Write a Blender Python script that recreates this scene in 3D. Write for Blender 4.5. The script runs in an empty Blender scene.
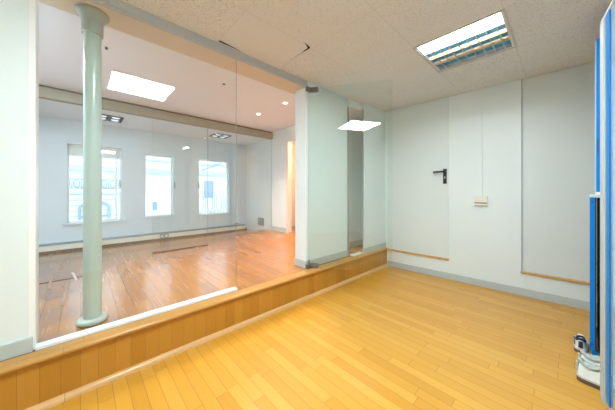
import bpy, bmesh, math, random
from mathutils import Vector, Matrix
random.seed(4)
PI = math.pi
SC = bpy.context.scene
C = SC.collection

# ------------------------------------------------------------------ camera, world, exposure
cam = bpy.data.cameras.new('camera')
cam.sensor_width = 36.0
cam.lens = 241.5 / 615 * 36.0
cam.shift_y = (192.0 - 205.0) / 615
cam.clip_start = 0.02
co = bpy.data.objects.new('camera', cam)
C.objects.link(co)
co.location = (0, 0, 1.2)
co.rotation_euler = (PI / 2, 0, math.radians(46.76 - 90))
SC.camera = co

SC.view_settings.view_transform = 'Standard'
SC.view_settings.look = 'None'
SC.view_settings.gamma = 1
SC.view_settings.use_curve_mapping = False
SC.view_settings.exposure = 0.56
SC.cycles.use_denoising = True
SC.cycles.max_bounces = 12
SC.cycles.diffuse_bounces = 6
SC.cycles.transparent_max_bounces = 24
SC.cycles.sample_clamp_indirect = 8

LED_FRONT = 41.0        # lit square panel over the camera
TUBES = 46.0            # tubes of the louvre light
SKY = 2.8
RAISED_FILL = 32.0       # unseen panel added to brighten the raised room


w = bpy.data.worlds.new('world')
SC.world = w
w.use_nodes = True
bg = w.node_tree.nodes['Background']
bg.inputs[0].default_value = (0.80, 0.92, 1.0, 1)
bg.inputs[1].default_value = SKY

Z2 = 0.29      # raised floor
CZ = 2.51      # front ceiling
UZ = 2.455     # ceiling of raised room
WZ = 2.33      # ceiling of the window bay

# ------------------------------------------------------------------ materials
def mat(name, col, rough=0.6, metal=0.0, coat=0.0, spec=0.5, noise=0.0, nscale=8.0, bump=0.0, bscale=60.0):
    m = bpy.data.materials.new(name)
    m.use_nodes = True
    nt = m.node_tree
    b = nt.nodes['Principled BSDF']
    b.inputs['Base Color'].default_value = (*col, 1)
    b.inputs['Roughness'].default_value = rough
    b.inputs['Metallic'].default_value = metal
    b.inputs['Coat Weight'].default_value = coat
    b.inputs['Specular IOR Level'].default_value = spec
    tc = nt.nodes.new('ShaderNodeTexCoord')
    n = nt.nodes.new('ShaderNodeTexNoise')
    n.inputs['Scale'].default_value = nscale
    n.inputs['Detail'].default_value = 4
    nt.links.new(tc.outputs['Object'], n.inputs['Vector'])
    mx = nt.nodes.new('ShaderNodeMix')
    mx.data_type = 'RGBA'
    nz = max(noise, 0.02)
    mx.inputs[6].default_value = (*[c * (1 - nz) for c in col], 1)
    mx.inputs[7].default_value = (*[min(1, c * (1 + nz)) for c in col], 1)
    nt.links.new(n.outputs['Fac'], mx.inputs[0])
    nt.links.new(mx.outputs[2], b.inputs['Base Color'])
    if bump:
        n2 = nt.nodes.new('ShaderNodeTexNoise')
        n2.inputs['Scale'].default_value = bscale
        nt.links.new(tc.outputs['Object'], n2.inputs['Vector'])
        bp = nt.nodes.new('ShaderNodeBump')
        bp.inputs['Strength'].default_value = bump
        bp.inputs['Distance'].default_value = 0.01
        nt.links.new(n2.outputs['Fac'], bp.inputs['Height'])
        nt.links.new(bp.outputs[0], b.inputs['Normal'])
    return m

def emat(name, col, s):
    m = bpy.data.materials.new(name)
    m.use_nodes = True
    nt = m.node_tree
    nt.nodes.remove(nt.nodes['Principled BSDF'])
    e = nt.nodes.new('ShaderNodeEmission')
    e.inputs[0].default_value = (*col, 1)
    e.inputs[1].default_value = s
    nt.links.new(e.outputs[0], nt.nodes['Material Output'].inputs[0])
    return m

def N(nt, op, a, b=None, c=None):
    n = nt.nodes.new('ShaderNodeMath')
    n.operation = op
    for i, v in enumerate((a, b, c)):
        if v is None: continue
        if isinstance(v, (int, float)): n.inputs[i].default_value = v
        else: nt.links.new(v, n.inputs[i])
    return n.outputs[0]

def planks(name, cols, width, length, along='Y', rough=0.3, coat=0.2, gap=0.0016, gapcol=(0.12, 0.06, 0.02), worn=None, nbump=0.02):
    """long boards with random tone, staggered ends and fine grain; along = direction of the boards"""
    m = bpy.data.materials.new(name)
    m.use_nodes = True
    nt = m.node_tree
    L = nt.links.new
    b = nt.nodes['Principled BSDF']
    tc = nt.nodes.new('ShaderNodeTexCoord')
    sp = nt.nodes.new('ShaderNodeSeparateXYZ')
    L(tc.outputs['Object'], sp.inputs[0])
    if along == 'Y': u, v = sp.outputs[0], sp.outputs[1]
    elif along == 'X': u, v = sp.outputs[1], sp.outputs[0]
    else: u, v = sp.outputs[0], sp.outputs[2]
    ru = N(nt, 'DIVIDE', u, width)
    row = N(nt, 'FLOOR', ru)
    fu = N(nt, 'FRACT', ru)
    wn = nt.nodes.new('ShaderNodeTexWhiteNoise')
    wn.noise_dimensions = '1D'
    L(row, wn.inputs['W'])
    rv = N(nt, 'ADD', N(nt, 'DIVIDE', v, length), N(nt, 'MULTIPLY', wn.outputs['Value'], 7.3))
    colm = N(nt, 'FLOOR', rv)
    fv = N(nt, 'FRACT', rv)
    cb = nt.nodes.new('ShaderNodeCombineXYZ')
    L(row, cb.inputs[0]); L(colm, cb.inputs[1])
    w2 = nt.nodes.new('ShaderNodeTexWhiteNoise')
    w2.noise_dimensions = '2D'
    L(cb.outputs[0], w2.inputs['Vector'])
    # grain
    mp = nt.nodes.new('ShaderNodeMapping')
    s = {'Y': (60, 3, 1), 'X': (3, 60, 1), 'Z': (60, 1, 4)}[along]
    mp.inputs['Scale'].default_value = s
    L(tc.outputs['Object'], mp.inputs['Vector'])
    ad = nt.nodes.new('ShaderNodeVectorMath'); ad.operation = 'ADD'
    L(mp.outputs[0], ad.inputs[0]); L(w2.outputs['Color'], ad.inputs[1])
    gn = nt.nodes.new('ShaderNodeTexNoise')
    gn.inputs['Scale'].default_value = 1.0
    gn.inputs['Detail'].default_value = 5
    L(ad.outputs[0], gn.inputs['Vector'])
    t = N(nt, 'ADD', N(nt, 'MULTIPLY', w2.outputs['Value'], 0.62), N(nt, 'MULTIPLY', gn.outputs['Fac'], 0.38))
    cr = nt.nodes.new('ShaderNodeValToRGB')
    els = cr.color_ramp.elements
    els[0].position = 0.12; els[0].color = (*cols[0], 1)
    els[1].position = 0.85; els[1].color = (*cols[-1], 1)
    for i, c in enumerate(cols[1:-1]):
        e = els.new(0.12 + 0.73 * (i + 1) / (len(cols) - 1)); e.color = (*c, 1)
    L(t, cr.inputs[0])
    out = cr.outputs[0]
    if worn:
        wcol, x0, x1 = worn
        nn = nt.nodes.new('ShaderNodeTexNoise')
        nn.inputs['Scale'].default_value = 3.2
        nn.inputs['Detail'].default_value = 6
        L(tc.outputs['Object'], nn.inputs['Vector'])
        mr = nt.nodes.new('ShaderNodeMapRange')
        mr.inputs[1].default_value = x1; mr.inputs[2].default_value = x0
        mr.inputs[3].default_value = 0.0; mr.inputs[4].default_value = 1.0
        L(sp.outputs[0], mr.inputs[0])
        k = N(nt, 'MULTIPLY', mr.outputs[0], N(nt, 'MULTIPLY_ADD', N(nt, 'SUBTRACT', nn.outputs['Fac'], 0.5), 2.2, 0.7))
        k = N(nt, 'MINIMUM', N(nt, 'MAXIMUM', k, 0.0), 1.0)
        mw = nt.nodes.new('ShaderNodeMix'); mw.data_type = 'RGBA'
        L(k, mw.inputs[0]); L(out, mw.inputs[6]); mw.inputs[7].default_value = (*wcol, 1)
        out = mw.outputs[2]
    # joints
    du = N(nt, 'MULTIPLY', N(nt, 'MINIMUM', fu, N(nt, 'SUBTRACT', 1.0, fu)), width)
    dv = N(nt, 'MULTIPLY', N(nt, 'MINIMUM', fv, N(nt, 'SUBTRACT', 1.0, fv)), length)
    d = N(nt, 'MINIMUM', du, dv)
    jo = nt.nodes.new('ShaderNodeMapRange')
    jo.inputs[1].default_value = gap * 0.4; jo.inputs[2].default_value = gap
    jo.inputs[3].default_value = 0.75; jo.inputs[4].default_value = 0.0
    L(d, jo.inputs[0])
    mj = nt.nodes.new('ShaderNodeMix'); mj.data_type = 'RGBA'
    L(jo.outputs[0], mj.inputs[0]); L(out, mj.inputs[6]); mj.inputs[7].default_value = (*gapcol, 1)
    L(mj.outputs[2], b.inputs['Base Color'])
    b.inputs['Coat Weight'].default_value = coat
    b.inputs['Coat Roughness'].default_value = 0.12
    b.inputs['Coat IOR'].default_value = 1.5
    rr = N(nt, 'MULTIPLY_ADD', gn.outputs['Fac'], 0.12, rough)
    L(rr, b.inputs['Roughness'])
    # boards cup and tilt a little, so reflections break at each board
    bp = nt.nodes.new('ShaderNodeBump')
    bp.inputs['Strength'].default_value = 0.35
    bp.inputs['Distance'].default_value = nbump
    hh = N(nt, 'ADD', N(nt, 'MULTIPLY', w2.outputs['Value'], 0.05), N(nt, 'MULTIPLY', gn.outputs['Fac'], 0.012))
    L(hh, bp.inputs['Height'])
    L(bp.outputs[0], b.inputs['Normal'])
    return m

def glass(name, tint, f0=0.04):
    """clear sheet: tinted see-through plus an angle-dependent mirror reflection, no bending"""
    m = bpy.data.materials.new(name)
    m.use_nodes = True
    nt = m.node_tree
    L = nt.links.new
    nt.nodes.remove(nt.nodes['Principled BSDF'])
    g = nt.nodes.new('ShaderNodeNewGeometry')
    dp = nt.nodes.new('ShaderNodeVectorMath'); dp.operation = 'DOT_PRODUCT'
    L(g.outputs['Normal'], dp.inputs[0]); L(g.outputs['Incoming'], dp.inputs[1])
    c = N(nt, 'ABSOLUTE', dp.outputs['Value'])
    p = N(nt, 'POWER', N(nt, 'SUBTRACT', 1.0, c), 5.0)
    f = N(nt, 'MULTIPLY_ADD', p, 1 - f0, f0)
    tr = nt.nodes.new('ShaderNodeBsdfTransparent'); tr.inputs[0].default_value = (*tint, 1)
    gl = nt.nodes.new('ShaderNodeBsdfGlossy'); gl.inputs['Roughness'].default_value = 0.0
    gl.inputs[0].default_value = (0.95, 1, 0.98, 1)
    mx = nt.nodes.new('ShaderNodeMixShader')
    L(f, mx.inputs[0]); L(tr.outputs[0], mx.inputs[1]); L(gl.outputs[0], mx.inputs[2])
    L(mx.outputs[0], nt.nodes['Material Output'].inputs[0])
    return m

def tiles_mat():
    m = mat('mineral_fibre_tiles', (0.735, 0.735, 0.745), 0.9, spec=0.1)
    nt = m.node_tree
    L = nt.links.new
    b = nt.nodes['Principled BSDF']
    tc = nt.nodes['Texture Coordinate']
    sp = nt.nodes.new('ShaderNodeSeparateXYZ'); L(tc.outputs['Object'], sp.inputs[0])
    def grid(o, off, pitch):
        f = N(nt, 'FRACT', N(nt, 'ADD', N(nt, 'DIVIDE', N(nt, 'SUBTRACT', o, off), pitch), 20.0))
        return N(nt, 'MULTIPLY', N(nt, 'MINIMUM', f, N(nt, 'SUBTRACT', 1.0, f)), pitch)
    d = N(nt, 'MINIMUM', grid(sp.outputs[0], 2.207, 0.668), grid(sp.outputs[1], 0.297, 0.6405))
    jm = nt.nodes.new('ShaderNodeMapRange')
    jm.inputs[1].default_value = 0.001; jm.inputs[2].default_value = 0.004
    jm.inputs[3].default_value = 1.0; jm.inputs[4].default_value = 0.0
    L(d, jm.inputs[0])
    big = nt.nodes.new('ShaderNodeTexNoise'); big.inputs['Scale'].default_value = 1.3
    L(tc.outputs['Object'], big.inputs['Vector'])
    jf = N(nt, 'MULTIPLY', jm.outputs[0], N(nt, 'MULTIPLY', big.outputs['Fac'], 0.4))
    # worm-hole perforation, denser in some tiles
    vo = nt.nodes.new('ShaderNodeTexNoise'); vo.inputs['Scale'].default_value = 105; vo.inputs['Detail'].default_value = 2
    L(tc.outputs['Object'], vo.inputs['Vector'])
    hr = nt.nodes.new('ShaderNodeMapRange')
    hr.inputs[1].default_value = 0.57; hr.inputs[2].default_value = 0.66
    L(vo.outputs['Fac'], hr.inputs[0])
    cb = nt.nodes.new('ShaderNodeCombineXYZ')
    L(N(nt, 'FLOOR', N(nt, 'DIVIDE', N(nt, 'SUBTRACT', sp.outputs[0], 2.207), 0.668)), cb.inputs[0])
    L(N(nt, 'FLOOR', N(nt, 'DIVIDE', N(nt, 'SUBTRACT', sp.outputs[1], 0.297), 0.6405)), cb.inputs[1])
    wn = nt.nodes.new('ShaderNodeTexWhiteNoise'); wn.noise_dimensions = '2D'
    L(cb.outputs[0], wn.inputs['Vector'])
    holes = N(nt, 'MULTIPLY', hr.outputs[0], N(nt, 'MULTIPLY_ADD', wn.outputs['Value'], 0.9, 0.25))
    mk = N(nt, 'MAXIMUM', jf, N(nt, 'MULTIPLY', holes, 0.42))
    mx = nt.nodes.new('ShaderNodeMix'); mx.data_type = 'RGBA'
    src = b.inputs['Base Color'].links[0].from_socket
    L(mk, mx.inputs[0]); L(src, mx.inputs[6]); mx.inputs[7].default_value = (0.22, 0.17, 0.12, 1)
    L(mx.outputs[2], b.inputs['Base Color'])
    bp = nt.nodes.new('ShaderNodeBump'); bp.inputs['Strength'].default_value = 0.3; bp.inputs['Distance'].default_value = 0.004
    bp.invert = True
    L(vo.outputs['Fac'], bp.inputs['Height']); L(bp.outputs[0], b.inputs['Normal'])
    return m

M = dict(
    stripwood=mat('dark_strip_wood', (0.10, 0.05, 0.02), 0.8, spec=0.1, noise=0.2),
    wall=mat('wall_paint', (0.77, 0.84, 0.84), 0.55, noise=0.015, nscale=2.0, bump=0.04),
    panelwall=mat('panel_paint', (0.715, 0.775, 0.765), 0.5, noise=0.015, nscale=2.0, bump=0.03),
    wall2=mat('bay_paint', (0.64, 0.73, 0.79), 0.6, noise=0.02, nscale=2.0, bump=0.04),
    upceil=mat('plaster_ceiling', (0.80, 0.82, 0.88), 0.8, noise=0.01),
    bayceil=mat('bay_ceiling_paint', (0.76, 0.82, 0.88), 0.7),
    beige=mat('beige_beam_paint', (0.70, 0.61, 0.50), 0.7, noise=0.04),
    taupe=mat('taupe_beam_paint', (0.36, 0.33, 0.26), 0.7, noise=0.05),
    grey=mat('grey_track_paint', (0.50, 0.52, 0.53), 0.5),
    skirt=mat('grey_skirting_paint', (0.50, 0.55, 0.54), 0.5, noise=0.05, nscale=14),
    white=mat('white_lacquer', (0.86, 0.87, 0.86), 0.35),
    cream=mat('cream_plastic', (0.80, 0.79, 0.70), 0.4),
    green=mat('pale_green_gloss_paint', (0.42, 0.51, 0.465), 0.28, noise=0.03, nscale=9, coat=0.3),
    greend=mat('dull_green_paint', (0.33, 0.37, 0.33), 0.45, noise=0.04),
    steel=mat('brushed_steel', (0.55, 0.55, 0.54), 0.3, metal=1.0),
    darksteel=mat('patch_fitting_steel', (0.20, 0.185, 0.18), 0.4, metal=0.5),
    black=mat('black_metal', (0.02, 0.025, 0.025), 0.35),
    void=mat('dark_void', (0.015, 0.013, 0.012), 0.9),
    dark=mat('dark_wood_strip', (0.16, 0.09, 0.045), 0.5, noise=0.2),
    lead=mat('grey_fittings_and_shade', (0.30, 0.33, 0.35), 0.7, noise=0.2, nscale=30),  # grey fittings, and the shadow line painted along the trunking top
    blue=mat('blue_powder_coat', (0.0, 0.19, 0.64), 0.5, spec=0.25),
    bluestripe=mat('deep_blue_gloss', (0.0, 0.20, 0.56), 0.4, spec=0.3),
    gloss=mat('pale_blue_gloss_panel', (0.40, 0.52, 0.68), 0.12, coat=0.6),
    stile=mat('grey_aluminium_edge', (0.52, 0.57, 0.57), 0.5),
    lightblue=mat('pale_blue_lacquer', (0.45, 0.66, 0.82), 0.35),
    shoe=mat('white_shoe_leather', (0.78, 0.80, 0.78), 0.5, noise=0.05, nscale=30),
    collar=mat('grey_green_lining', (0.45, 0.50, 0.46), 0.85, noise=0.1, nscale=60, bump=0.2),
    navy=mat('navy_trim', (0.02, 0.03, 0.05), 0.6),
    brown=mat('brown_outsole', (0.13, 0.085, 0.07), 0.7),
    sole=mat('grey_midsole', (0.62, 0.63, 0.62), 0.6),
    spot=mat('dark_grey_lamp_frame', (0.06, 0.075, 0.09), 0.45),
    bulb=mat('white_lamp_reflector', (0.85, 0.88, 0.9), 0.2),
    floorshine=mat('louvre_floor_reflection', (0.70, 0.50, 0.28), 0.4, metal=0.3),  # orange reflection of the floor put into the louvre colour
    blueshine=mat('blue_reflection_paint', (0.10, 0.50, 0.85), 0.25),  # blue reflection put into the base colour of the cell plates
    wooden=mat('oak_sill', (0.62, 0.36, 0.12), 0.4, noise=0.15, nscale=20, coat=0.2),
    peach=mat('hall_paint', (0.84, 0.72, 0.62), 0.6),
    facade=mat('pale_render', (0.60, 0.62, 0.64), 0.8, noise=0.03),
    facade2=mat('facade_moulding', (0.34, 0.40, 0.45), 0.8),
    facblue=mat('blue_grey_window', (0.18, 0.27, 0.35), 0.3),
    iron=mat('blue_grey_ironwork', (0.20, 0.27, 0.34), 0.6),
    street=mat('asphalt', (0.45, 0.46, 0.48), 0.9),
    led_front=emat('led_panel_light', (0.79, 0.94, 1.0), LED_FRONT),
    raised_fill=emat('raised_fill_light', (0.82, 0.94, 1.0), RAISED_FILL),
    tube=emat('fluorescent_tube_light', (0.93, 0.98, 1.0), TUBES),
    dimtube=emat('weak_tube_light', (0.93, 0.97, 1.0), 0.5),
    down=emat('warm_downlight', (1.0, 0.78, 0.52), 30.0),
    quadlamp=emat('cool_reflector_lamp_light', (0.85, 0.93, 1.0), 0.8),
    hall=emat('hall_lamp_light', (1.0, 0.66, 0.40), 100.0),
    glass=glass('clear_glass', (0.985, 0.995, 0.99)),
    gedge=mat('polished_glass_edge', (0.22, 0.30, 0.27), 0.5),
    dglass=glass('greenish_glass', (0.955, 0.98, 0.968)),
    pane=glass('window_glass', (0.97, 0.99, 1.0)),
    floor=planks('honey_parquet', [(0.58, 0.268, 0.024), (0.63, 0.305, 0.033), (0.65, 0.32, 0.038), (0.69, 0.36, 0.055)], 0.072, 0.62, 'Y', 0.30, 0.25, gapcol=(0.22, 0.085, 0.015)),
    floor2=planks('brown_parquet', [(0.34, 0.125, 0.022), (0.42, 0.165, 0.03), (0.47, 0.195, 0.042)], 0.105, 1.1, 'Y', 0.20, 0.6, nbump=0.0015,
                  worn=((0.17, 0.10, 0.075), -0.3, 0.5)),
    riser=planks('riser_boards', [(0.43, 0.18, 0.015), (0.49, 0.215, 0.022), (0.54, 0.25, 0.034)], 0.082, 3.0, 'Z', 0.35, 0.25, gapcol=(0.30, 0.12, 0.02)),
    nose=planks('nosing_wood', [(0.48, 0.225, 0.04), (0.54, 0.275, 0.065)], 0.4, 2.2, 'X', 0.3, 0.3),
    quarter=planks('quarter_round_wood', [(0.60, 0.33, 0.11), (0.68, 0.40, 0.16)], 0.4, 2.0, 'X', 0.35, 0.2),
    tiles=tiles_mat(),
)

# ------------------------------------------------------------------ geometry helpers
class B:
    """collects shapes into one mesh"""
    def __init__(s): s.bm = bmesh.new()
    def box(s, x0, x1, y0, y1, z0, z1, mtx=None):
        vs = [s.bm.verts.new(Vector(p)) for p in ((x0, y0, z0), (x1, y0, z0), (x1, y1, z0), (x0, y1, z0), (x0, y0, z1), (x1, y0, z1), (x1, y1, z1), (x0, y1, z1))]
        if mtx:
            for v in vs: v.co = mtx @ v.co
        for f in ((3, 2, 1, 0), (4, 5, 6, 7), (0, 1, 5, 4), (1, 2, 6, 5), (2, 3, 7, 6), (3, 0, 4, 7)):
            s.bm.faces.new([vs[i] for i in f])
        return s
    def prism(s, poly, z0, z1):
        """polygon in xy, counter-clockwise, extruded in z"""
        a = [s.bm.verts.new((x, y, z0)) for x, y in poly]
        b = [s.bm.verts.new((x, y, z1)) for x, y in poly]
        n = len(poly)
        s.bm.faces.new(list(reversed(a))); s.bm.faces.new(b)
        for i in range(n): s.bm.faces.new((a[i], a[(i + 1) % n], b[(i + 1) % n], b[i]))
        return s
    def sweep(s, prof, axis, a0, a1):
        """profile polygon swept straight along X (prof = y,z) or Y (prof = x,z)"""
        def P(p, t): return (t, p[0], p[1]) if axis == 'X' else (p[0], t, p[1])
        a = [s.bm.verts.new(P(p, a0)) for p in prof]
        b = [s.bm.verts.new(P(p, a1)) for p in prof]
        n = len(prof)
        s.bm.faces.new(a); s.bm.faces.new(list(reversed(b)))
        for i in range(n): s.bm.faces.new((a[i], b[i], b[(i + 1) % n], a[(i + 1) % n]))
        return s
    def lathe(s, prof, c, n=40, cap=True):
        rings = []
        for r, z in prof:
            rings.append([s.bm.verts.new((c[0] + r * math.cos(2 * PI * i / n), c[1] + r * math.sin(2 * PI * i / n), c[2] + z)) for i in range(n)])
        for a, b in zip(rings, rings[1:]):
            for i in range(n): s.bm.faces.new((a[i], a[(i + 1) % n], b[(i + 1) % n], b[i]))
        if cap:
            s.bm.faces.new(list(reversed(rings[0]))); s.bm.faces.new(rings[-1])
        return s
    def tube(s, path, r, n=10, closed=False):
        pts = [Vector(p) for p in path]
        rings = []
        k = len(pts)
        ref = None
        for i, p in enumerate(pts):
            if closed: t = pts[(i + 1) % k] - pts[i - 1]
            else: t = pts[min(i + 1, k - 1)] - pts[max(i - 1, 0)]
            t.normalize()
            if ref is None:
                ref = Vector((0, 0, 1)) if abs(t.z) < 0.9 else Vector((1, 0, 0))
            x = t.cross(ref).normalized(); y = x.cross(t).normalized()
            ref = y
            rings.append([s.bm.verts.new(p + (x * math.cos(2 * PI * j / n) + y * math.sin(2 * PI * j / n)) * r) for j in range(n)])
        m = k if closed else k - 1
        for i in range(m):
            a, b = rings[i], rings[(i + 1) % k]
            for j in range(n): s.bm.faces.new((a[j], a[(j + 1) % n], b[(j + 1) % n], b[j]))
        if not closed:
            s.bm.faces.new(rings[0]); s.bm.faces.new(list(reversed(rings[-1])))
        return s
    def loft(s, secs):
        rings = [[s.bm.verts.new(p) for p in sec] for sec in secs]
        n = len(rings[0])
        for a, b in zip(rings, rings[1:]):
            for j in range(n): s.bm.faces.new((a[j], a[(j + 1) % n], b[(j + 1) % n], b[j]))
        s.bm.faces.new(rings[0]); s.bm.faces.new(list(reversed(rings[-1])))
        return s
    def build(s, name, m, parent=None, local=False, smooth=False, bevel=0.0, seg=2):
        bmesh.ops.recalc_face_normals(s.bm, faces=s.bm.faces)
        me = bpy.data.meshes.new(name)
        if parent is not None and not local:
            W = world_of(parent).inverted()
            bmesh.ops.transform(s.bm, matrix=W, verts=s.bm.verts)
        s.bm.to_mesh(me); s.bm.free()
        o = bpy.data.objects.new(name, me)
        me.materials.append(M[m] if isinstance(m, str) else m)
        C.objects.link(o)
        if parent is not None: o.parent = parent
        if smooth:
            for p in me.polygons: p.use_smooth = True
            me.set_sharp_from_angle(angle=math.radians(40))
        if bevel:
            bv = o.modifiers.new('bevel', 'BEVEL')
            bv.width = bevel; bv.segments = seg; bv.limit_method = 'ANGLE'
        return o

def world_of(o):
    m = Matrix.Translation(o.location) @ o.rotation_euler.to_matrix().to_4x4()
    return world_of(o.parent) @ m if o.parent else m

def thing(name, label, cat, loc=(0, 0, 0), rz=0.0, group=None):
    o = bpy.data.objects.new(name, None)
    o.empty_display_size = 0.1
    C.objects.link(o)
    o.location = loc; o.rotation_euler = (0, 0, rz)
    o['label'] = label; o['category'] = cat
    if group: o['group'] = group
    return o

def tag(o, label, cat, group=None):
    o['label'] = label; o['category'] = cat
    if group: o['group'] = group
    return o

def struct(o):
    o['kind'] = 'structure'
    return o

def box(*a): return B().box(*a)

# ================================================================== THE SHELL
# floors
struct(box(-1.9, 3.95, -0.8, 2.02, -0.12, 0.0).build('floor', 'floor'))

def ss(t):
    t = max(0.0, min(1.0, t)); return t * t * (3 - 2 * t)
def uplift(x, y):      # the old floor has heaved in the far right corner
    return 0.115 * ss((x - 1.9) / 1.0) * ss((y - 2.9) / 0.75) * (1 - 0.85 * ss((y - 4.25) / 0.9))
b = B()
nx, ny = 60, 44
gx = [-1.3 + 5.2 * i / nx for i in range(nx + 1)]
gy = [1.99 + 3.56 * j / ny for j in range(ny + 1)]
top = [[b.bm.verts.new((x, y, Z2 + uplift(x, y))) for y in gy] for x in gx]
bot = [[b.bm.verts.new((x, y, Z2 - 0.06)) for y in (gy[0], gy[-1])] for x in (gx[0], gx[-1])]
for i in range(nx):
    for j in range(ny):
        b.bm.faces.new((top[i][j], top[i + 1][j], top[i + 1][j + 1], top[i][j + 1]))
b.bm.faces.new((bot[0][0], bot[0][1], bot[1][1], bot[1][0]))
b.bm.faces.new([bot[0][0], bot[1][0]] + [top[i][0] for i in range(nx, -1, -1)])
b.bm.faces.new([bot[0][1]] + [top[i][ny] for i in range(nx + 1)] + [bot[1][1]])
b.bm.faces.new([bot[0][0]] + [top[0][j] for j in range(ny + 1)] + [bot[0][1]])
b.bm.faces.new([bot[1][1]] + [top[nx][j] for j in range(ny, -1, -1)] + [bot[1][0]])
struct(b.build('floor_raised', 'floor2', smooth=True))

# step: riser boards, rounded nosing, quarter-round at the foot
struct(box(-1.8, 3.70, 1.985, 2.03, 0.0, 0.262).build('trim_riser', 'riser'))
nose = [(2.06, 0.262), (1.972, 0.262)] + [(1.972 - 0.016 * math.sin(a), 0.278 - 0.016 * math.cos(a)) for a in (0.5, 1.0, 1.57, 2.1, 2.6)] + [(1.972, 0.294), (2.06, 0.294)]
struct(B().sweep(nose, 'X', -1.8, 3.66).build('trim_nosing', 'nose', smooth=True))
q = [(1.987, 0.0), (1.957, 0.0)] + [(1.987 - 0.030 * math.cos(a), 0.033 * math.sin(a)) for a in (0.3, 0.7, 1.1, 1.4)] + [(1.987, 0.033)]
struct(B().sweep(q, 'X', -1.8, 3.655).build('trim_quarter_round', 'quarter', smooth=True))

# front ceiling with the light opening and the open joints round one slipped tile
b = B()
def loop(pts):
    vs = [b.bm.verts.new((x, y, CZ)) for x, y in pts]
    for i in range(len(vs)): b.bm.edges.new((vs[i], vs[(i + 1) % len(vs)]))
loop([(-1.9, -0.8), (3.95, -0.8), (3.95, 2.089), (-1.9, 2.089)])
loop([(2.235, 0.32), (2.83, 0.32), (2.83, 0.915), (2.235, 0.915)])
loop([(0.868, 2.048), (0.89, 2.038), (1.13, 2.066), (1.13, 2.069), (0.885, 2.066)])
loop([(1.41, 1.552), (1.50, 1.572), (1.525, 1.583), (1.528, 1.605), (1.522, 1.70), (1.518, 1.98), (1.5145, 1.98), (1.512, 1.70), (1.506, 1.60), (1.47, 1.58)])
bmesh.ops.triangle_fill(b.bm, use_beauty=True, edges=b.bm.edges[:])
r = bmesh.ops.extrude_face_region(b.bm, geom=b.bm.faces[:])
bmesh.ops.translate(b.bm, vec=(0, 0, 0.003), verts=[v for v in r['geom'] if isinstance(v, bmesh.types.BMVert)])
struct(b.build('ceiling', 'tiles'))
struct(box(-2.0, 4.0, -0.9, 5.9, 2.85, 2.95).build('ceiling_slab', 'void'))

# beam over the glass, ceilings of the raised room and the bay
struct(box(-1.3, 1.9545, 2.09, 2.37, UZ - 0.004, 2.84).build('trim_beam', 'beige'))
struct(box(0.7, 1.4, 2.076, 2.089, CZ + 0.004, 2.8).build('trim_dark_backing', 'void'))  # dark board added behind the open joint so it reads black
struct(box(-1.3, 1.96, 2.080, 2.089, UZ - 0.002, CZ).build('trim_glass_head', 'grey'))
struct(box(-1.3, 1.96, 2.088, 2.112, UZ - 0.016, UZ - 0.003).build('trim_glass_track', 'grey'))
struct(box(-1.3, 3.8, 2.37, 4.2, UZ, UZ + 0.1).build('ceiling_raised', 'upceil'))
struct(box(-1.3, 3.8, 4.26, 5.5, WZ, WZ + 0.1).build('ceiling_bay', 'bayceil'))
struct(box(-1.3, 2.93, 4.175, 4.26, WZ - 0.02, UZ - 0.026).build('trim_header', 'taupe'))
struct(box(-1.3, 2.93, 4.19, 4.26, UZ - 0.026, UZ - 0.004).build('trim_shadow_gap', 'dark'))

# back wall (slightly out of square) with flush blocked door and recessed panel
TH = -math.atan(0.0505)
def back(u0, u1, d0, d1, z0, z1):
    """box on the back wall: u = distance from the corner, d = depth in front of the wall (towards the room)"""
    e = Vector((0.0505, -1.0, 0)).normalized(); n = Vector((-1.0, -0.0505, 0)).normalized()
    o = Vector((3.647, 1.983, 0))
    mt = Matrix(((e.x, n.x, 0, o.x), (e.y, n.y, 0, o.y), (0, 0, 1, 0), (0, 0, 0, 1)))
    return (u0, u1, d0, d1, z0, z1, mt)
b = B()
U2 = 1.645           # left edge of the recessed panel
b.box(*back(-0.5, U2, -0.14, 0, 0, CZ))
b.box(*back(U2, 2.75, -0.14, 0, 0, 0.262))
b.box(*back(U2, 2.75, -0.14, -0.03, 0.262, CZ))
struct(b.build('wall_back', 'wall'))
bl = struct(B().box(*back(U2 + 0.004, 2.65, -0.031, -0.016, 0.275, CZ - 0.001)).build('trim_recessed_panel', 'panelwall'))
struct(B().box(*back(U2 - 0.01, 2.65, -0.03, 0.022, 0.262, 0.284)).build('trim_panel_sill', 'wooden', bevel=0.004))
struct(B().box(*back(U2 - 0.001, U2 + 0.004, -0.03, 0.001, 0.284, CZ - 0.001)).build('trim_panel_joint', 'lead'))
d1 = struct(B().box(*back(0.012, 0.895, -0.002, 0.006, 0.284, CZ - 0.001)).build('door_1', 'panelwall', bevel=0.002))
struct(B().box(*back(0.0, 0.90, -0.002, 0.02, 0.258, 0.284)).build('trim_door_sill', 'wooden', bevel=0.004))
struct(B().box(*back(0.0, 2.70, -0.001, 0.012, 0.0, 0.088)).build('baseboard_back', 'skirt', bevel=0.003))

# the flush door's handle
pm = back(0, 1, 0, 1, 0, 1)[6]
hp = B().box(0.828, 0.873, 0.006, 0.018, 1.315, 1.520, pm).build('handle_plate', 'black', d1, bevel=0.003)
lv = B()
lv.tube([pm @ Vector((0.851, 0.016, 1.482)), pm @ Vector((0.851, 0.050, 1.482)), pm @ Vector((0.845, 0.058, 1.482)), pm @ Vector((0.715, 0.058, 1.478))], 0.013, 10)
lv.build('handle_lever', 'black', hp, smooth=True)
kh = B().box(0.846, 0.856, 0.017, 0.021, 1.385, 1.415, pm).build('keyhole', 'steel', hp)

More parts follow.
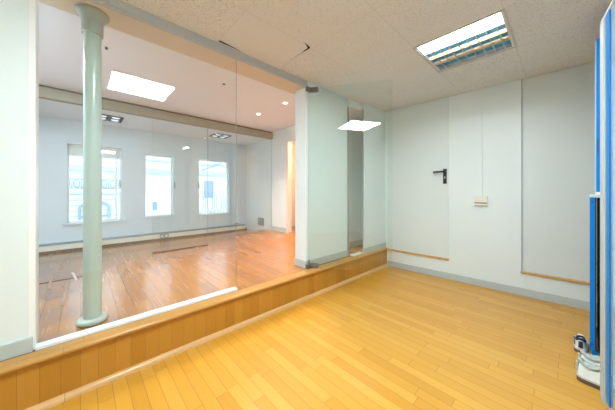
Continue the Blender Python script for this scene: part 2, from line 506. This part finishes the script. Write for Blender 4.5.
# side and rear walls of the front room
struct(box(-1.9, 3.95, -0.82, -0.70, 0, CZ).build('wall_right', 'wall'))
struct(box(-1.95, -1.8, -0.8, 2.1, 0, CZ).build('wall_rear', 'wall'))
struct(box(-1.8, -1.74, -0.7, 1.98, 2.31, 2.34).build('trim_reflected_ledge', 'white'))  # unseen ledge added for the bright line mirrored in the glass door

# wall left of the glass, its end post and skirting
struct(box(-1.9, -0.214, 2.085, 2.22, Z2, UZ).build('wall_left', 'wall'))
struct(box(-0.216, -0.188, 2.090, 2.235, Z2, UZ).build('trim_post', 'white', bevel=0.003))
struct(box(-1.8, -0.198, 2.068, 2.089, Z2 + 0.002, Z2 + 0.085).build('baseboard_left', 'skirt', bevel=0.003))
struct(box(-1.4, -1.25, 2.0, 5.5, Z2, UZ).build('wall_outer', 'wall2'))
# stub wall behind the open door, narrow gap and the last piece up to the corner
struct(box(1.955, 2.765, 2.116, 2.30, Z2, CZ + 0.3).build('wall_stub', 'wall'))
struct(box(1.944, 2.77, 2.107, 2.31, Z2 + 0.001, Z2 + 0.085).build('baseboard_stub', 'skirt', bevel=0.003))
struct(box(3.035, 3.75, 2.012, 2.035, Z2, CZ + 0.3).build('wall_corner', 'wall'))
struct(box(3.026, 3.66, 2.0, 2.036, Z2 + 0.001, Z2 + 0.085).build('baseboard_corner', 'skirt', bevel=0.003))
struct(box(2.7655, 3.0345, 2.07, 2.30, 2.41, CZ + 0.3).build('wall_over_gap', 'wall'))
struct(box(2.766, 2.782, 2.095, 2.115, Z2, 2.41).build('trim_gap_post', 'greend'))
struct(box(3.024, 3.034, 2.015, 2.03, Z2, 2.41).build('trim_gap_edge', 'grey'))
struct(box(2.80, 3.02, 2.03, 2.09, Z2 + 0.003, Z2 + 0.022).build('trim_gap_threshold', 'white'))
struct(box(3.1, 3.8, 2.42, 2.52, Z2, UZ).build('wall_niche', 'wall'))
struct(box(3.1, 3.7, 2.408, 2.421, Z2, Z2 + 0.085).build('baseboard_niche', 'skirt'))
struct(box(2.766, 3.8, 2.301, 2.419, 2.43, UZ + 0.1).build('ceiling_niche', 'upceil'))
struct(box(3.036, 3.8, 2.036, 2.301, 2.43, UZ + 0.1).build('ceiling_niche_side', 'upceil'))
# right wall of the raised room with a doorway into a warmly lit hall
b = B()
b.box(2.93, 3.05, 3.70, 5.45, Z2, UZ); b.box(2.93, 3.05, 2.50, 3.70, 2.19, UZ); b.box(2.93, 3.05, 2.42, 2.75, Z2, 2.19)
struct(b.build('wall_side', 'wall'))
b = B()
b.box(3.75, 3.85, 2.0, 4.6, Z2, UZ); b.box(3.0, 3.8, 4.3, 4.4, Z2, UZ)
struct(b.build('wall_hall', 'peach'))
b = B()
for j in range(7):
    y0 = 3.70 + 0.07 * j
    b.box(2.917, 2.931, y0, y0 + 0.0702, Z2, Z2 + 0.09 + uplift(2.92, y0 + 0.03))
struct(b.build('baseboard_side', 'skirt'))
struct(box(2.915, 2.93, 3.655, 3.70, Z2, 2.19).build('trim_door_frame', 'peach'))
hl = thing('hall_lamp', 'warm lamp inside the hall beyond the doorway', 'lamp', (3.4, 3.3, UZ - 0.05))
box(3.30, 3.50, 3.2, 3.4, UZ - 0.05, UZ - 0.045).build('diffuser', 'hall', hl)
box(3.29, 3.51, 3.19, 3.41, UZ - 0.045, UZ).build('frame', 'white', hl)

# window wall, three tall windows
WIN = [(-0.15, 0.53, 0.715, 1.955), (0.868, 1.335, 0.74, 1.90), (1.83, 2.50, 0.715, 1.90)]
b = B()
xs = [-1.3] + [v for wv in WIN for v in wv[:2]] + [3.05]
for i in range(0, 8, 2): b.box(xs[i], xs[i + 1], 5.3, 5.48, Z2 - 0.05, WZ + 0.05)
for x0, x1, z0, z1 in WIN:
    b.box(x0, x1, 5.3, 5.48, Z2 - 0.05, z0); b.box(x0, x1, 5.3, 5.48, z1, WZ + 0.05)
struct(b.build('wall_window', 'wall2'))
for i, (x0, x1, z0, z1) in enumerate(WIN):
    root = struct(thing('window_%d' % (i + 1), '', '', (x0, 5.3, z0)))
    del root['label']; del root['category']
    f = B(); t = 0.022
    f.box(x0, x0 + t, 5.36, 5.42, z0, z1); f.box(x1 - t, x1, 5.36, 5.42, z0, z1)
    f.box(x0, x1, 5.36, 5.42, z0, z0 + t); f.box(x0, x1, 5.36, 5.42, z1 - t, z1)
    if i == 0: f.box(x1 - 0.085, x1 - 0.065, 5.365, 5.415, z0, z1)
    f.build('window_frame', 'white', root, bevel=0.003)
    box(x0 + t, x1 - t, 5.388, 5.394, z0 + t, z1 - t).build('pane', 'pane', root)
    box(x0 - 0.05, x1 + 0.05, 5.262, 5.301, z0 - 0.03, z0).build('window_sill', 'wall2', root, bevel=0.003)
    hx = x1 - 0.03 if i == 0 else (x1 + 0.018 if i == 1 else x0 - 0.018)
    h = B().box(hx - 0.009, hx + 0.009, 5.268, 5.289, 1.27, 1.40)
    h.tube([(hx, 5.27, 1.37), (hx, 5.245, 1.37), (hx + 0.005, 5.24, 1.29)], 0.007, 8)
    h.build('window_handle', 'lead', root)
    if i == 0:
        box(x0 + t, x1 - t, 5.40, 5.43, z1 - 0.17, z1 - t).build('blind_box', 'white', root)

# ================================================================== THINGS OF THE RAISED ROOM
# iron column
cx, cy = 0.062, 2.262
t = thing('steel_column', 'pale green round metal column just behind the glass panel', 'column', (cx, cy, Z2))
ring = B()
R = 0.066
ring.lathe([(0.05, 0.0)] + [(R + 0.02 * math.cos(a), 0.02 + 0.02 * math.sin(a)) for a in (-1.57, -1.0, -0.5, 0, 0.5, 1.0, 1.57)] + [(0.05, 0.04)], (cx, cy, Z2))
ring.build('base_ring', 'green', t, smooth=True)
B().lathe([(0.0505, 0.0), (0.0495, 1.1), (0.0485, UZ - Z2 - 0.1)], (cx, cy, Z2)).build('shaft', 'green', t, smooth=True)
cap = B()
zt = UZ - 0.004
cap.lathe([(0.046, -0.155), (0.057, -0.155), (0.059, -0.150), (0.059, -0.075), (0.062, -0.060), (0.074, -0.034), (0.088, -0.020), (0.093, -0.016), (0.093, 0.0)], (cx, cy, zt))
cap.build('capital', 'greend', t, smooth=True)
hk = tag(B().lathe([(0.008, -0.018), (0.010, -0.015), (0.010, 0.0)], (0.165, 2.72, UZ), 12).build('ceiling_hook', 'black'),
         'tiny black hook on the pink-white ceiling right of the column', 'hook')

# glass partition, opening, open glass door
def sheet(x0, x1, y0, y1, z0, z1, name, m, parent=None):
    o = box(x0, x1, y0, y1, z0, z1).build(name, m, parent, local=True)
    o.data.materials.append(M['gedge'])
    for p in o.data.polygons:
        if abs(p.normal.x) > 0.5: p.material_index = 1
    return o
g = thing('glass_partition', 'large fixed clear glass panel in front of the green column', 'glass panel', (0.435, 2.10, Z2))
gp = sheet(-0.190, 1.06, 2.094, 2.104, Z2 + 0.006, UZ - 0.006, 'pane', 'glass')
gp.parent = g; gp.matrix_parent_inverse = Matrix.Translation(-g.location)
ch = box(-0.188, 1.06, 2.068, 2.128, Z2 + 0.0015, Z2 + 0.019).build('floor_channel', 'white', g, bevel=0.002)
ch['label'] = 'white floor channel under the pane'
DA = -math.radians(57.25)
dr = thing('glass_door', 'frameless greenish glass door swung open before the white stub wall', 'door', (2.005, 2.094, Z2), DA)
sheet(-0.012, 0.938, -0.005, 0.005, 0.018, 2.155, 'pane', 'dglass', dr)
for nm, z0, z1 in (('bottom_hinge', 0.008, 0.062), ('top_hinge', 2.105, 2.158)):
    h = box(-0.010, 0.105, -0.016, 0.016, z0, z1).build(nm, 'darksteel', dr, local=True, bevel=0.004)
    h['label'] = 'steel patch hinge at the %s of the pane' % ('foot' if z0 < 1 else 'top')
box(1.945, 2.0, 2.072, 2.106, Z2 + 0.0045, Z2 + 0.045).build('pivot_plate', 'darksteel', dr, bevel=0.004)
box(1.945, 2.0, 2.072, 2.106, Z2 + 2.11, Z2 + 2.158).build('pivot_plate', 'darksteel', dr, bevel=0.004)
B().lathe([(0.011, 0.04), (0.011, 0.10)], (1.985, 2.085, Z2), 16).build('pivot', 'darksteel', dr, smooth=True)
# second glass partition under the taupe header
for nm, x0, x1, lb in (('glass_sheet', 0.780, 1.598, 'clear far glass sheet standing over the dark floor strip'),
                       ('glass_sheet', 1.602, 2.925, 'clear far glass sheet reaching the right wall under the taupe header')):
    tag(sheet(x0, x1, 4.206, 4.214, Z2 + 0.003 + (0.10 if x1 > 2 else 0), WZ - 0.0205, nm, 'glass'), lb, 'glass panel', 'sheets of the far glass partition')
tag(box(0.775, 1.585, 4.150, 4.185, Z2 + 0.0005, Z2 + 0.012).build('floor_strip', 'stripwood', bevel=0.002),
    'thin dark brown strip lying on the raised wooden floor', 'threshold strip')

# LED panel over the camera, and an unseen fill panel added for the raised room
def led(name, label, x0, x1, y0, y1, z, m):
    t = thing(name, label, 'ceiling light', ((x0 + x1) / 2, (y0 + y1) / 2, z))
    f = B(); k = 0.014
    f.box(x0 - k, x0, y0 - k, y1 + k, z - 0.008, z); f.box(x1, x1 + k, y0 - k, y1 + k, z - 0.008, z)
    f.box(x0, x1, y0 - k, y0, z - 0.008, z); f.box(x0, x1, y1, y1 + k, z - 0.008, z)
    f.build('frame', 'white', t)
    box(x0, x1, y0, y1, z - 0.005, z - 0.001).build('diffuser', m, t)
led('led_panel', 'unseen square fill panel added behind the left white wall to brighten the raised room', -1.1, -0.49, 2.75, 3.36, UZ, 'raised_fill')
led('led_panel', 'bright white square lit panel seen mirrored in the fixed glass panel and the glass door', 0.25, 0.865, 0.25, 0.865, CZ, 'led_front')

# downlights
def downlight(x, y, label):
    t = thing('downlight', label, 'ceiling light', (x, y, UZ), 0, 'small warm downlights')
    B().lathe([(0.026, -0.006), (0.040, -0.006), (0.042, -0.002), (0.042, 0.0), (0.026, 0.0)], (x, y, UZ), 24, cap=False).build('rim', 'white', t, smooth=True)
    B().lathe([(0.0255, -0.004), (0.0255, -0.001)], (x, y, UZ), 24).build('bulb', 'down', t)
    l = bpy.data.lights.new('downlight_beam', 'SPOT')
    l.energy = 75; l.color = (1.0, 0.74, 0.54); l.spot_size = math.radians(105); l.spot_blend = 0.8; l.shadow_soft_size = 0.04
    lo = bpy.data.objects.new('downlight_beam', l); C.objects.link(lo)
    lo.location = (x, y, UZ - 0.03)
downlight(2.09, 3.37, 'small round warm downlight nearer the taupe header')
downlight(2.10, 2.69, 'small round warm downlight nearer the white stub wall')
t = thing('smoke_sensor', 'small round sensor on the raised room ceiling near the glass edge', 'sensor', (1.204, 2.684, UZ))
B().lathe([(0.022, -0.012), (0.030, -0.008), (0.032, 0.0)], (1.204, 2.684, UZ), 24).build('housing', 'white', t, smooth=True)
B().lathe([(0.017, -0.018), (0.020, -0.012)], (1.204, 2.684, UZ), 20).build('lens', 'black', t, smooth=True)

# four-lamp square fittings in the window bay
def quad(x0, y0, label):
    S = 0.33
    t = thing('four_lamp_fitting', label, 'ceiling light', (x0 + S / 2, y0 + S / 2, WZ), 0, 'dark square four-lamp ceiling fittings')
    f = B()
    for a in (0.0, S / 2 - 0.012, S - 0.024):
        f.box(x0 + a, x0 + a + 0.024, y0, y0 + S, WZ - 0.014, WZ - 0.001); f.box(x0, x0 + S, y0 + a, y0 + a + 0.024, WZ - 0.014, WZ - 0.001)
    f.build('frame', 'spot', t)
    box(x0, x0 + S, y0, y0 + S, WZ - 0.004, WZ - 0.0005).build('backing', 'spot', t)
    for i in range(2):
        for j in range(2):
            c = (x0 + S * (0.25 + 0.5 * i) + (0.004 if i == 0 else -0.004), y0 + S * (0.25 + 0.5 * j), WZ)
            B().lathe([(0.018, -0.006), (0.044, -0.013), (0.047, -0.010), (0.047, -0.004)], c, 24).build('lamp', 'quadlamp', t, smooth=True)
quad(0.15, 4.58, 'dark square four-lamp ceiling fitting seen right beside the green column')
quad(1.88, 4.56, 'dark square four-lamp ceiling fitting above the rightmost window')

# cable trunking along the window wall, with socket and end knob
t = thing('cable_trunking', 'long white trunking along the floor under the three windows', 'trunking', (0.9, 5.25, Z2))
box(-1.24, 2.86, 5.215, 5.30, Z2 + 0.035, 0.405).build('cover', 'cream', t, bevel=0.004)
box(-1.24, 2.86, 5.205, 5.30, 0.405, 0.428).build('top_shadow_line', 'lead', t)  # shadow along the trunking top, built as a dark grey strip
box(-1.24, 2.90, 5.195, 5.30, Z2 + 0.001, Z2 + 0.035).build('wooden_foot', 'dark', t)
k = box(1.09, 1.235, 5.20, 5.216, 0.325, 0.405).build('socket_plate', 'lead', t, bevel=0.003)
for dx in (0.035, 0.108): B().sweep([(1.09 + dx + 0.022 * math.cos(a), 0.365 + 0.022 * math.sin(a)) for a in [2 * PI * i / 14 for i in range(14)]], 'Y', 5.196, 5.201).build('socket_hole', 'cream', k)
B().tube([(2.60, 5.25, 0.43), (2.62, 5.25, 0.455), (2.70, 5.25, 0.46), (2.73, 5.25, 0.43)], 0.012, 8).build('valve', 'lead', t, smooth=True)
box(0.16, 0.19, 5.19, 5.215, 0.33, 0.40).build('cable_clip', 'dark', t)
# vent grille low on the right wall
vr = thing('vent_grille', 'small grey vent grille low on the white wall beyond the glass', 'vent', (2.93, 4.63, 0.47))
f = box(2.922, 2.931, 4.515, 4.745, 0.46, 0.625).build('frame', 'lead', vr)
for i in range(6): box(2.912, 2.923, 4.53, 4.73, 0.475 + 0.024 * i, 0.485 + 0.024 * i).build('slat', 'grey', vr)

# loose boards, open joints and pale painted reflections in the worn floor at left
def loose(px, py, ln, wd, rz, label, m, z=0.004):
    o = box(-wd / 2, wd / 2, 0, ln, 0, z).build('loose_board_or_glint', m, None, bevel=0.001)
    o.location = (px, py, Z2 + 0.0006); o.rotation_euler = (0, 0, rz)
    tag(o, label, 'floorboard', 'loose boards on the worn floor')
M['worn'] = mat('worn_board', (0.30, 0.20, 0.15), 0.35, noise=0.25, nscale=12)
M['pale'] = mat('pale_reflection_line', (0.50, 0.43, 0.40), 0.4, noise=0.15, nscale=14)  # colour of thin strips that stand for light reflected on the floor
loose(-0.215, 3.30, 0.62, 0.022, 0.02, 'worn dark loose board nearest the white end post', 'worn')
loose(-0.11, 2.75, 0.75, 0.018, -0.03, 'worn dark loose board in the middle of the damaged floor patch', 'worn')
loose(-0.03, 3.45, 0.35, 0.022, 0.10, 'pale strip painted as a reflection line on the damaged floor left of the column', 'pale')
loose(0.42, 3.25, 0.40, 0.008, 0.02, 'pale strip painted as a reflection line right of the column', 'pale')
tag(box(-0.34, 0.02, 3.545, 3.565, Z2 + 0.0005, Z2 + 0.003).build('floor_crack_strip', 'void'), 'short dark open joint across the worn floorboards at the left', 'floor joint')

# ================================================================== THINGS OF THE FRONT ROOM
# louvre light
x0, x1, y0, y1 = 2.206, 2.860, 0.290, 0.945
k = 0.014
t = thing('louvre_light', 'square recessed louvre light with bluish mirror cells in the tiled ceiling', 'ceiling light', ((x0 + x1) / 2, (y0 + y1) / 2, CZ))
f = B()
f.box(x0, x0 + k, y0, y1, CZ - 0.006, CZ - 0.0005); f.box(x1 - k, x1, y0, y1, CZ - 0.006, CZ - 0.0005)
f.box(x0 + k, x1 - k, y0, y0 + k, CZ - 0.006, CZ - 0.0005); f.box(x0 + k, x1 - k, y1 - k, y1, CZ - 0.006, CZ - 0.0005)
f.build('frame', 'grey', t)
h = B()
a0, a1, c0, c1 = x0 + k - 0.001, x1 - k + 0.001, y0 + k - 0.001, y1 - k + 0.001
h.box(a0, a1, c0, c1, CZ + 0.070, CZ + 0.075)
h.box(a0 - 0.004, a0, c0, c1, CZ, CZ + 0.075); h.box(a1, a1 + 0.004, c0, c1, CZ, CZ + 0.075)
h.box(a0, a1, c0 - 0.004, c0, CZ, CZ + 0.075); h.box(a0, a1, c1, c1 + 0.004, CZ, CZ + 0.075)
h.build('housing', 'grey', t)
lines = [a0, a0 + 0.185, a0 + 0.325, a0 + 0.465, a1]
for xx in lines[1:-1]:
    prof = [(xx - 0.003, CZ + 0.001), (xx + 0.003, CZ + 0.001), (xx + 0.010, CZ + 0.028), (xx - 0.010, CZ + 0.028)]
    B().sweep(prof, 'Y', c0, c1).build('long_louvre', 'floorshine', t)
for i in range(4):
    xa, xb = lines[i], lines[i + 1]
    for j in range(1, 9):
        yy = c0 + (c1 - c0) * j / 9
        if i == 0 and j != 1: continue
        box(xa + 0.004, xb - 0.004, yy - 0.0025, yy + 0.0025, CZ + 0.003, CZ + 0.024).build('cross_louvre', 'steel', t)
    if i == 0:
        box(xa + 0.002, xb + 0.004, c0 + 0.002, c1 - 0.002, CZ + 0.040, CZ + 0.044).build('lit_diffuser', 'tube', t)
    else:
        box(xa + 0.055, xb + 0.012 if i < 3 else xb - 0.002, c0 + 0.002, c1 - 0.002, CZ + 0.045, CZ + 0.049).build('mirror_reflector', 'blueshine', t)
        B().tube([(xa + 0.036, c0 + 0.006, CZ + 0.052), (xa + 0.036, c1 - 0.006, CZ + 0.052)], 0.012, 10).build('tube', 'dimtube', t, smooth=True)

# socket box and conduit on the back wall
W = back(0, 1, 0, 1, 0, 1)[6]
t = thing('socket_box', 'cream double socket box on the white wall under a thin conduit', 'socket', W @ Vector((1.26, 0.0, 1.035)), TH)
k = B().box(1.193, 1.330, 0.001, 0.036, 1.03, 1.145, W).build('box', 'cream', t, bevel=0.004)
for u in (1.205, 1.266): B().box(u, u + 0.052, 0.035, 0.041, 1.078, 1.135, W).build('switch', 'cream', k, bevel=0.002)
B().box(1.196, 1.327, 0.030, 0.0375, 1.055, 1.068, W).build('brown_strip', 'dark', k)
tag(B().box(1.262, 1.276, 0.0005, 0.012, 1.146, CZ - 0.001, W).build('cable_conduit', 'wall', bevel=0.002),
    'thin white vertical conduit from ceiling to the socket box', 'conduit')

# blue metal lockers at the right edge
LR = math.radians(-2.7)
lk = thing('metal_locker', 'lower blue metal locker with open dark front beside the shoes', 'locker', (2.65, -0.1235, 0), LR)
b = B()
b.box(0.0, 0.50, -0.026, -0.001, 0.07, 1.16)
b.build('side_panel', 'blue', lk, local=True, bevel=0.002)
box(0.0, 0.50, -0.42, -0.385, 0.07, 1.16).build('side_panel', 'blue', lk, local=True, bevel=0.002)
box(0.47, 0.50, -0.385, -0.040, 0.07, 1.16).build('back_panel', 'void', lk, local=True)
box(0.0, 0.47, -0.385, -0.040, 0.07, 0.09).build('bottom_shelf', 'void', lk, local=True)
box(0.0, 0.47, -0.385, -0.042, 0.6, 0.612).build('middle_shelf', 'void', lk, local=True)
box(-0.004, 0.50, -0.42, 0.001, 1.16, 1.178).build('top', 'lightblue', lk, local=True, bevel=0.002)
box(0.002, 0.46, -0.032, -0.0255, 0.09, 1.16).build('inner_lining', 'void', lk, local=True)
for x in (0.01, 0.45):
    for y in (-0.40, -0.04): box(x, x + 0.03, y, y + 0.03, 0, 0.07).build('foot', 'blue', lk, local=True)
for z in (0.12, 1.13):
    B().sweep([(-0.013 + 0.005 * math.cos(a), z + 0.005 * math.sin(a)) for a in [2 * PI * i / 12 for i in range(12)]], 'X', -0.0022, 0.003).build('rivet', 'navy', lk, local=True)
B().tube([(-0.01, -0.055, 0.60), (-0.025, -0.055, 0.60), (-0.025, -0.055, 0.64), (-0.01, -0.055, 0.64)], 0.005, 8).build('latch', 'steel', lk, local=True, smooth=True)

ul = thing('wall_locker', 'upper blue cabinet stacked on the lower open locker', 'cabinet', (2.65, -0.1515, 1.18), LR)
box(0.0, 0.45, -0.032, -0.003, 0.02, 1.09).build('side_panel', 'blue', ul, local=True, bevel=0.002)
box(0.004, 0.45, -0.0035, 0.0, 0.02, 1.09).build('side_highlight', 'lightblue', ul, local=True, bevel=0.001)  # pale strip standing for the highlight along the cabinet's side edge
box(0.0, 0.45, -0.39, -0.36, 0.02, 1.09).build('side_panel', 'blue', ul, local=True, bevel=0.002)
box(0.43, 0.45, -0.36, -0.032, 0.02, 1.09).build('back_panel', 'lightblue', ul, local=True)
box(0.0, 0.45, -0.39, 0.0, 0.0, 0.02).build('bottom', 'white', ul, local=True)
box(0.0, 0.45, -0.39, 0.0, 1.09, 1.10).build('top', 'blue', ul, local=True)
for i in range(7): box(-0.003, 0.001, -0.012, -0.007, 0.30 + 0.014 * i, 0.307 + 0.014 * i).build('slot', 'navy', ul, local=True)

# tall glossy panel seen edge-on
pa = math.atan2(-0.025, -0.207)
pn = thing('sliding_panel', 'tall glossy pale blue panel with grey edge at the right border', 'panel', (2.222, -0.146, 0), math.atan2(-0.12, -1.0))
# local +x runs towards the camera; local -y is... the hidden side is +y here
box(0.0, 0.065, -0.003, 0.032, 0.0, 2.185).build('grey_edge', 'stile', pn, local=True, bevel=0.003)
box(0.055, 0.62, 0.003, 0.03, 0.012, 2.18).build('panel', 'gloss', pn, local=True)
box(0.115, 0.175, -0.004, 0.004, 0.055, 2.17).build('blue_stripe', 'bluestripe', pn, local=True, bevel=0.002)
box(0.42, 0.48, -0.004, 0.004, 0.055, 2.17).build('blue_stripe', 'bluestripe', pn, local=True, bevel=0.002)
box(0.0, 0.62, 0.0, 0.032, 2.185, 2.197).build('top_rail', 'white', pn, local=True)

# shoes
def shoe(loc, rz, label, trim, L=0.285, tall=1.0):
    t = thing('sneaker', label, 'shoe', loc, rz, 'sneakers on the floor by the lockers')
    def w_at(s):      # half width along the length, 0 heel .. 1 toe
        return (0.030 + 0.008 * math.sin(PI * min(1, s * 2.2)) + 0.013 * math.sin(PI * max(0, min(1, (s - 0.25) / 0.85)))) * (min(1, (s + 0.02) / 0.09) ** 0.5) * (min(1, (1.015 - s) / 0.16) ** 0.5)
    def outline(k):
        ts = [i / 22 for i in range(23)]
        return [(L * s, -w_at(s) - k) for s in ts] + [(L * s, w_at(s) + k) for s in reversed(ts)]
    B().prism(outline(0.004), 0.0, 0.026).build('outsole', 'brown', t, local=True, bevel=0.003)
    B().prism(outline(0.006), 0.026, 0.042).build('midsole', 'sole', t, local=True, bevel=0.004)
    hs = [(0.02, 0.085), (0.06, 0.105), (0.12, 0.108), (0.2, 0.098), (0.3, 0.088), (0.40, 0.092), (0.5, 0.088), (0.6, 0.075), (0.7, 0.064), (0.8, 0.056), (0.9, 0.050), (0.97, 0.044)]
    secs = []
    for s, h in hs:
        w = w_at(s); h *= tall; sec = []
        for i in range(15):
            a = PI * i / 14
            cx_ = math.copysign(abs(math.cos(a)) ** 0.75, math.cos(a))
            sec.append((L * s, w * cx_ * (1 - 0.25 * math.sin(a)), 0.034 + (h - 0.034) * math.sin(a) ** 0.8))
        secs.append(sec)
    B().loft(secs).build('upper', 'shoe', t, local=True, smooth=True)
    ring_ = []
    for i in range(20):
        a = 2 * PI * i / 20
        s = 0.20 + 0.155 * math.cos(a)
        ring_.append((L * s, 0.027 * math.sin(a), (0.108 - 0.012 * math.sin(PI * (s - 0.05) / 0.3) + (0.008 if s < 0.1 else 0)) * tall))
    B().tube(ring_, 0.0085, 8, closed=True).build('collar', trim, t, local=True, smooth=True)
    B().prism([(x, y) for x, y, z in ring_], 0.095 * tall, 0.101 * tall).build('insole', 'collar', t, local=True)
    tg = B().box(L * 0.34, L * 0.46, -0.020, 0.020, 0.086 * tall, 0.118 * tall, Matrix.Translation((0, 0, 0)))
    tg.build('tongue', 'shoe' if trim == 'navy' else 'collar', t, local=True, bevel=0.006)
    for i in range(4):
        s = 0.42 + 0.07 * i
        hz = (0.094 - 0.009 * i) * tall
        B().tube([(L * s, -0.026, hz - 0.012), (L * s + 0.004, 0, hz + 0.003), (L * s, 0.026, hz - 0.012)], 0.0028, 6).build('lace', 'shoe' if trim == 'navy' else 'sole', t, local=True, smooth=True)
    pts = [(L * s, w_at(s) * 1.0 + 0.001, 0.045 + 0.03 * math.sin(3 * s)) for s in (0.12, 0.2, 0.3, 0.4, 0.5)]
    B().tube(pts, 0.004, 6).build('side_stripe', trim, t, local=True, smooth=True)
    B().box(-0.004, 0.008, -0.014, 0.014, 0.05 * tall, 0.10 * tall).build('heel_tab', trim, t, local=True, bevel=0.003)
    return t
shoe((2.335, -0.055, 0), -PI / 2 - 0.06, 'nearest white sneaker with thick brown sole by the glossy panel', 'collar', tall=1.12)
shoe((2.47, -0.068, 0), -PI / 2 + 0.05, 'white sneaker with grey-green collar, behind the nearest one', 'collar', tall=1.05)
sc_ = shoe((2.70, -0.083, 0), -0.03, 'white sneaker with navy trim, farthest, beside the blue locker', 'navy')
sc_.scale = (0.86, 0.82, 0.9)

# ================================================================== OUTSIDE
# house across the street
hs = thing('building', 'pale rendered house across the street seen through the windows', 'building', (2.0, 10.0, -3.0))
box(-8, 14, 10.0, 10.6, -3.0, 7.0).build('wall', 'facade', hs)
box(-8, 14, 9.85, 10.02, 1.86, 2.00).build('cornice', 'facade2', hs)
box(-8, 14, 9.90, 10.02, 2.28, 2.34).build('cornice', 'facade2', hs)
for i in range(9):
    z = 1.12 - 0.16 * i
    box(-8, 1.1, 9.97, 10.01, z - 0.02, z).build('moulding', 'facade2', hs)
def hwin(x0, x1, z0, z1):
    f = B()
    f.box(x0 - 0.06, x0, 9.95, 10.02, z0 - 0.06, z1 + 0.06); f.box(x1, x1 + 0.06, 9.95, 10.02, z0 - 0.06, z1 + 0.06)
    f.box(x0, x1, 9.95, 10.02, z1, z1 + 0.06); f.box(x0, x1, 9.95, 10.02, z0 - 0.06, z0)
    o = f.build('window', 'facade', hs)
    box(x0, x1, 9.985, 10.004, z0, z1).build('pane', 'facblue', o)
hwin(3.62, 4.02, 0.95, 1.66)
hwin(1.85, 2.0, 0.55, 0.85)
hwin(5.3, 5.8, 0.5, 1.66)
# arched ironwork on the facade
a = B()
def arch(b, x0, x1, z0, z1, y, r):
    c = (x0 + x1) / 2; rx = (x1 - x0) / 2
    pts = [(x0, y, z0)] + [(c - rx * math.cos(t_), y, z1 - rx * 0.55 + rx * 0.55 * math.sin(t_)) for t_ in [PI * i / 14 for i in range(15)]] + [(x1, y, z0)]
    b.tube(pts, r, 8)
arch(a, -0.02, 0.66, 0.1, 0.88, 9.93, 0.035)
a.box(-0.02, 0.66, 9.92, 9.95, 0.42, 0.46)
a.build('door_arch', 'iron', hs)
# ornamental railings
def railing(x0, x1, z0, z1, y, n):
    r = B()
    for z in (z0, z1): r.box(x0, x1, y - 0.012, y + 0.012, z - 0.015, z + 0.015)
    step = (x1 - x0) / n
    for i in range(n):
        c = x0 + step * (i + 0.5)
        r.tube([(c + 0.32 * step * math.cos(a_), y, (z0 + z1) / 2 + 0.42 * (z1 - z0) * math.sin(a_)) for a_ in [2 * PI * k / 12 for k in range(12)]], 0.014, 6, closed=True)
        r.box(c - step / 2 - 0.008, c - step / 2 + 0.008, y - 0.008, y + 0.008, z0, z1)
    r.box(x1 - 0.008, x1 + 0.008, y - 0.008, y + 0.008, z0, z1)
    r.build('railing', 'iron', hs)
railing(-1.2, 1.05, 1.31, 1.58, 9.7, 11)
box(-1.3, 1.15, 9.6, 10.0, 1.22, 1.29).build('balcony_slab', 'facade', hs)
railing(3.2, 5.0, 0.34, 1.2, 9.6, 5)
box(3.1, 5.1, 9.5, 10.0, 0.22, 0.33).build('balcony_slab', 'facade', hs)
B().tube([(3.5, 9.8, 2.05), (4.3, 9.8, 2.42)], 0.03, 8).build('awning_arm', 'iron', hs)
struct(box(-10, 16, 5.6, 10.0, -3.2, -3.0).build('floor_street', 'street'))
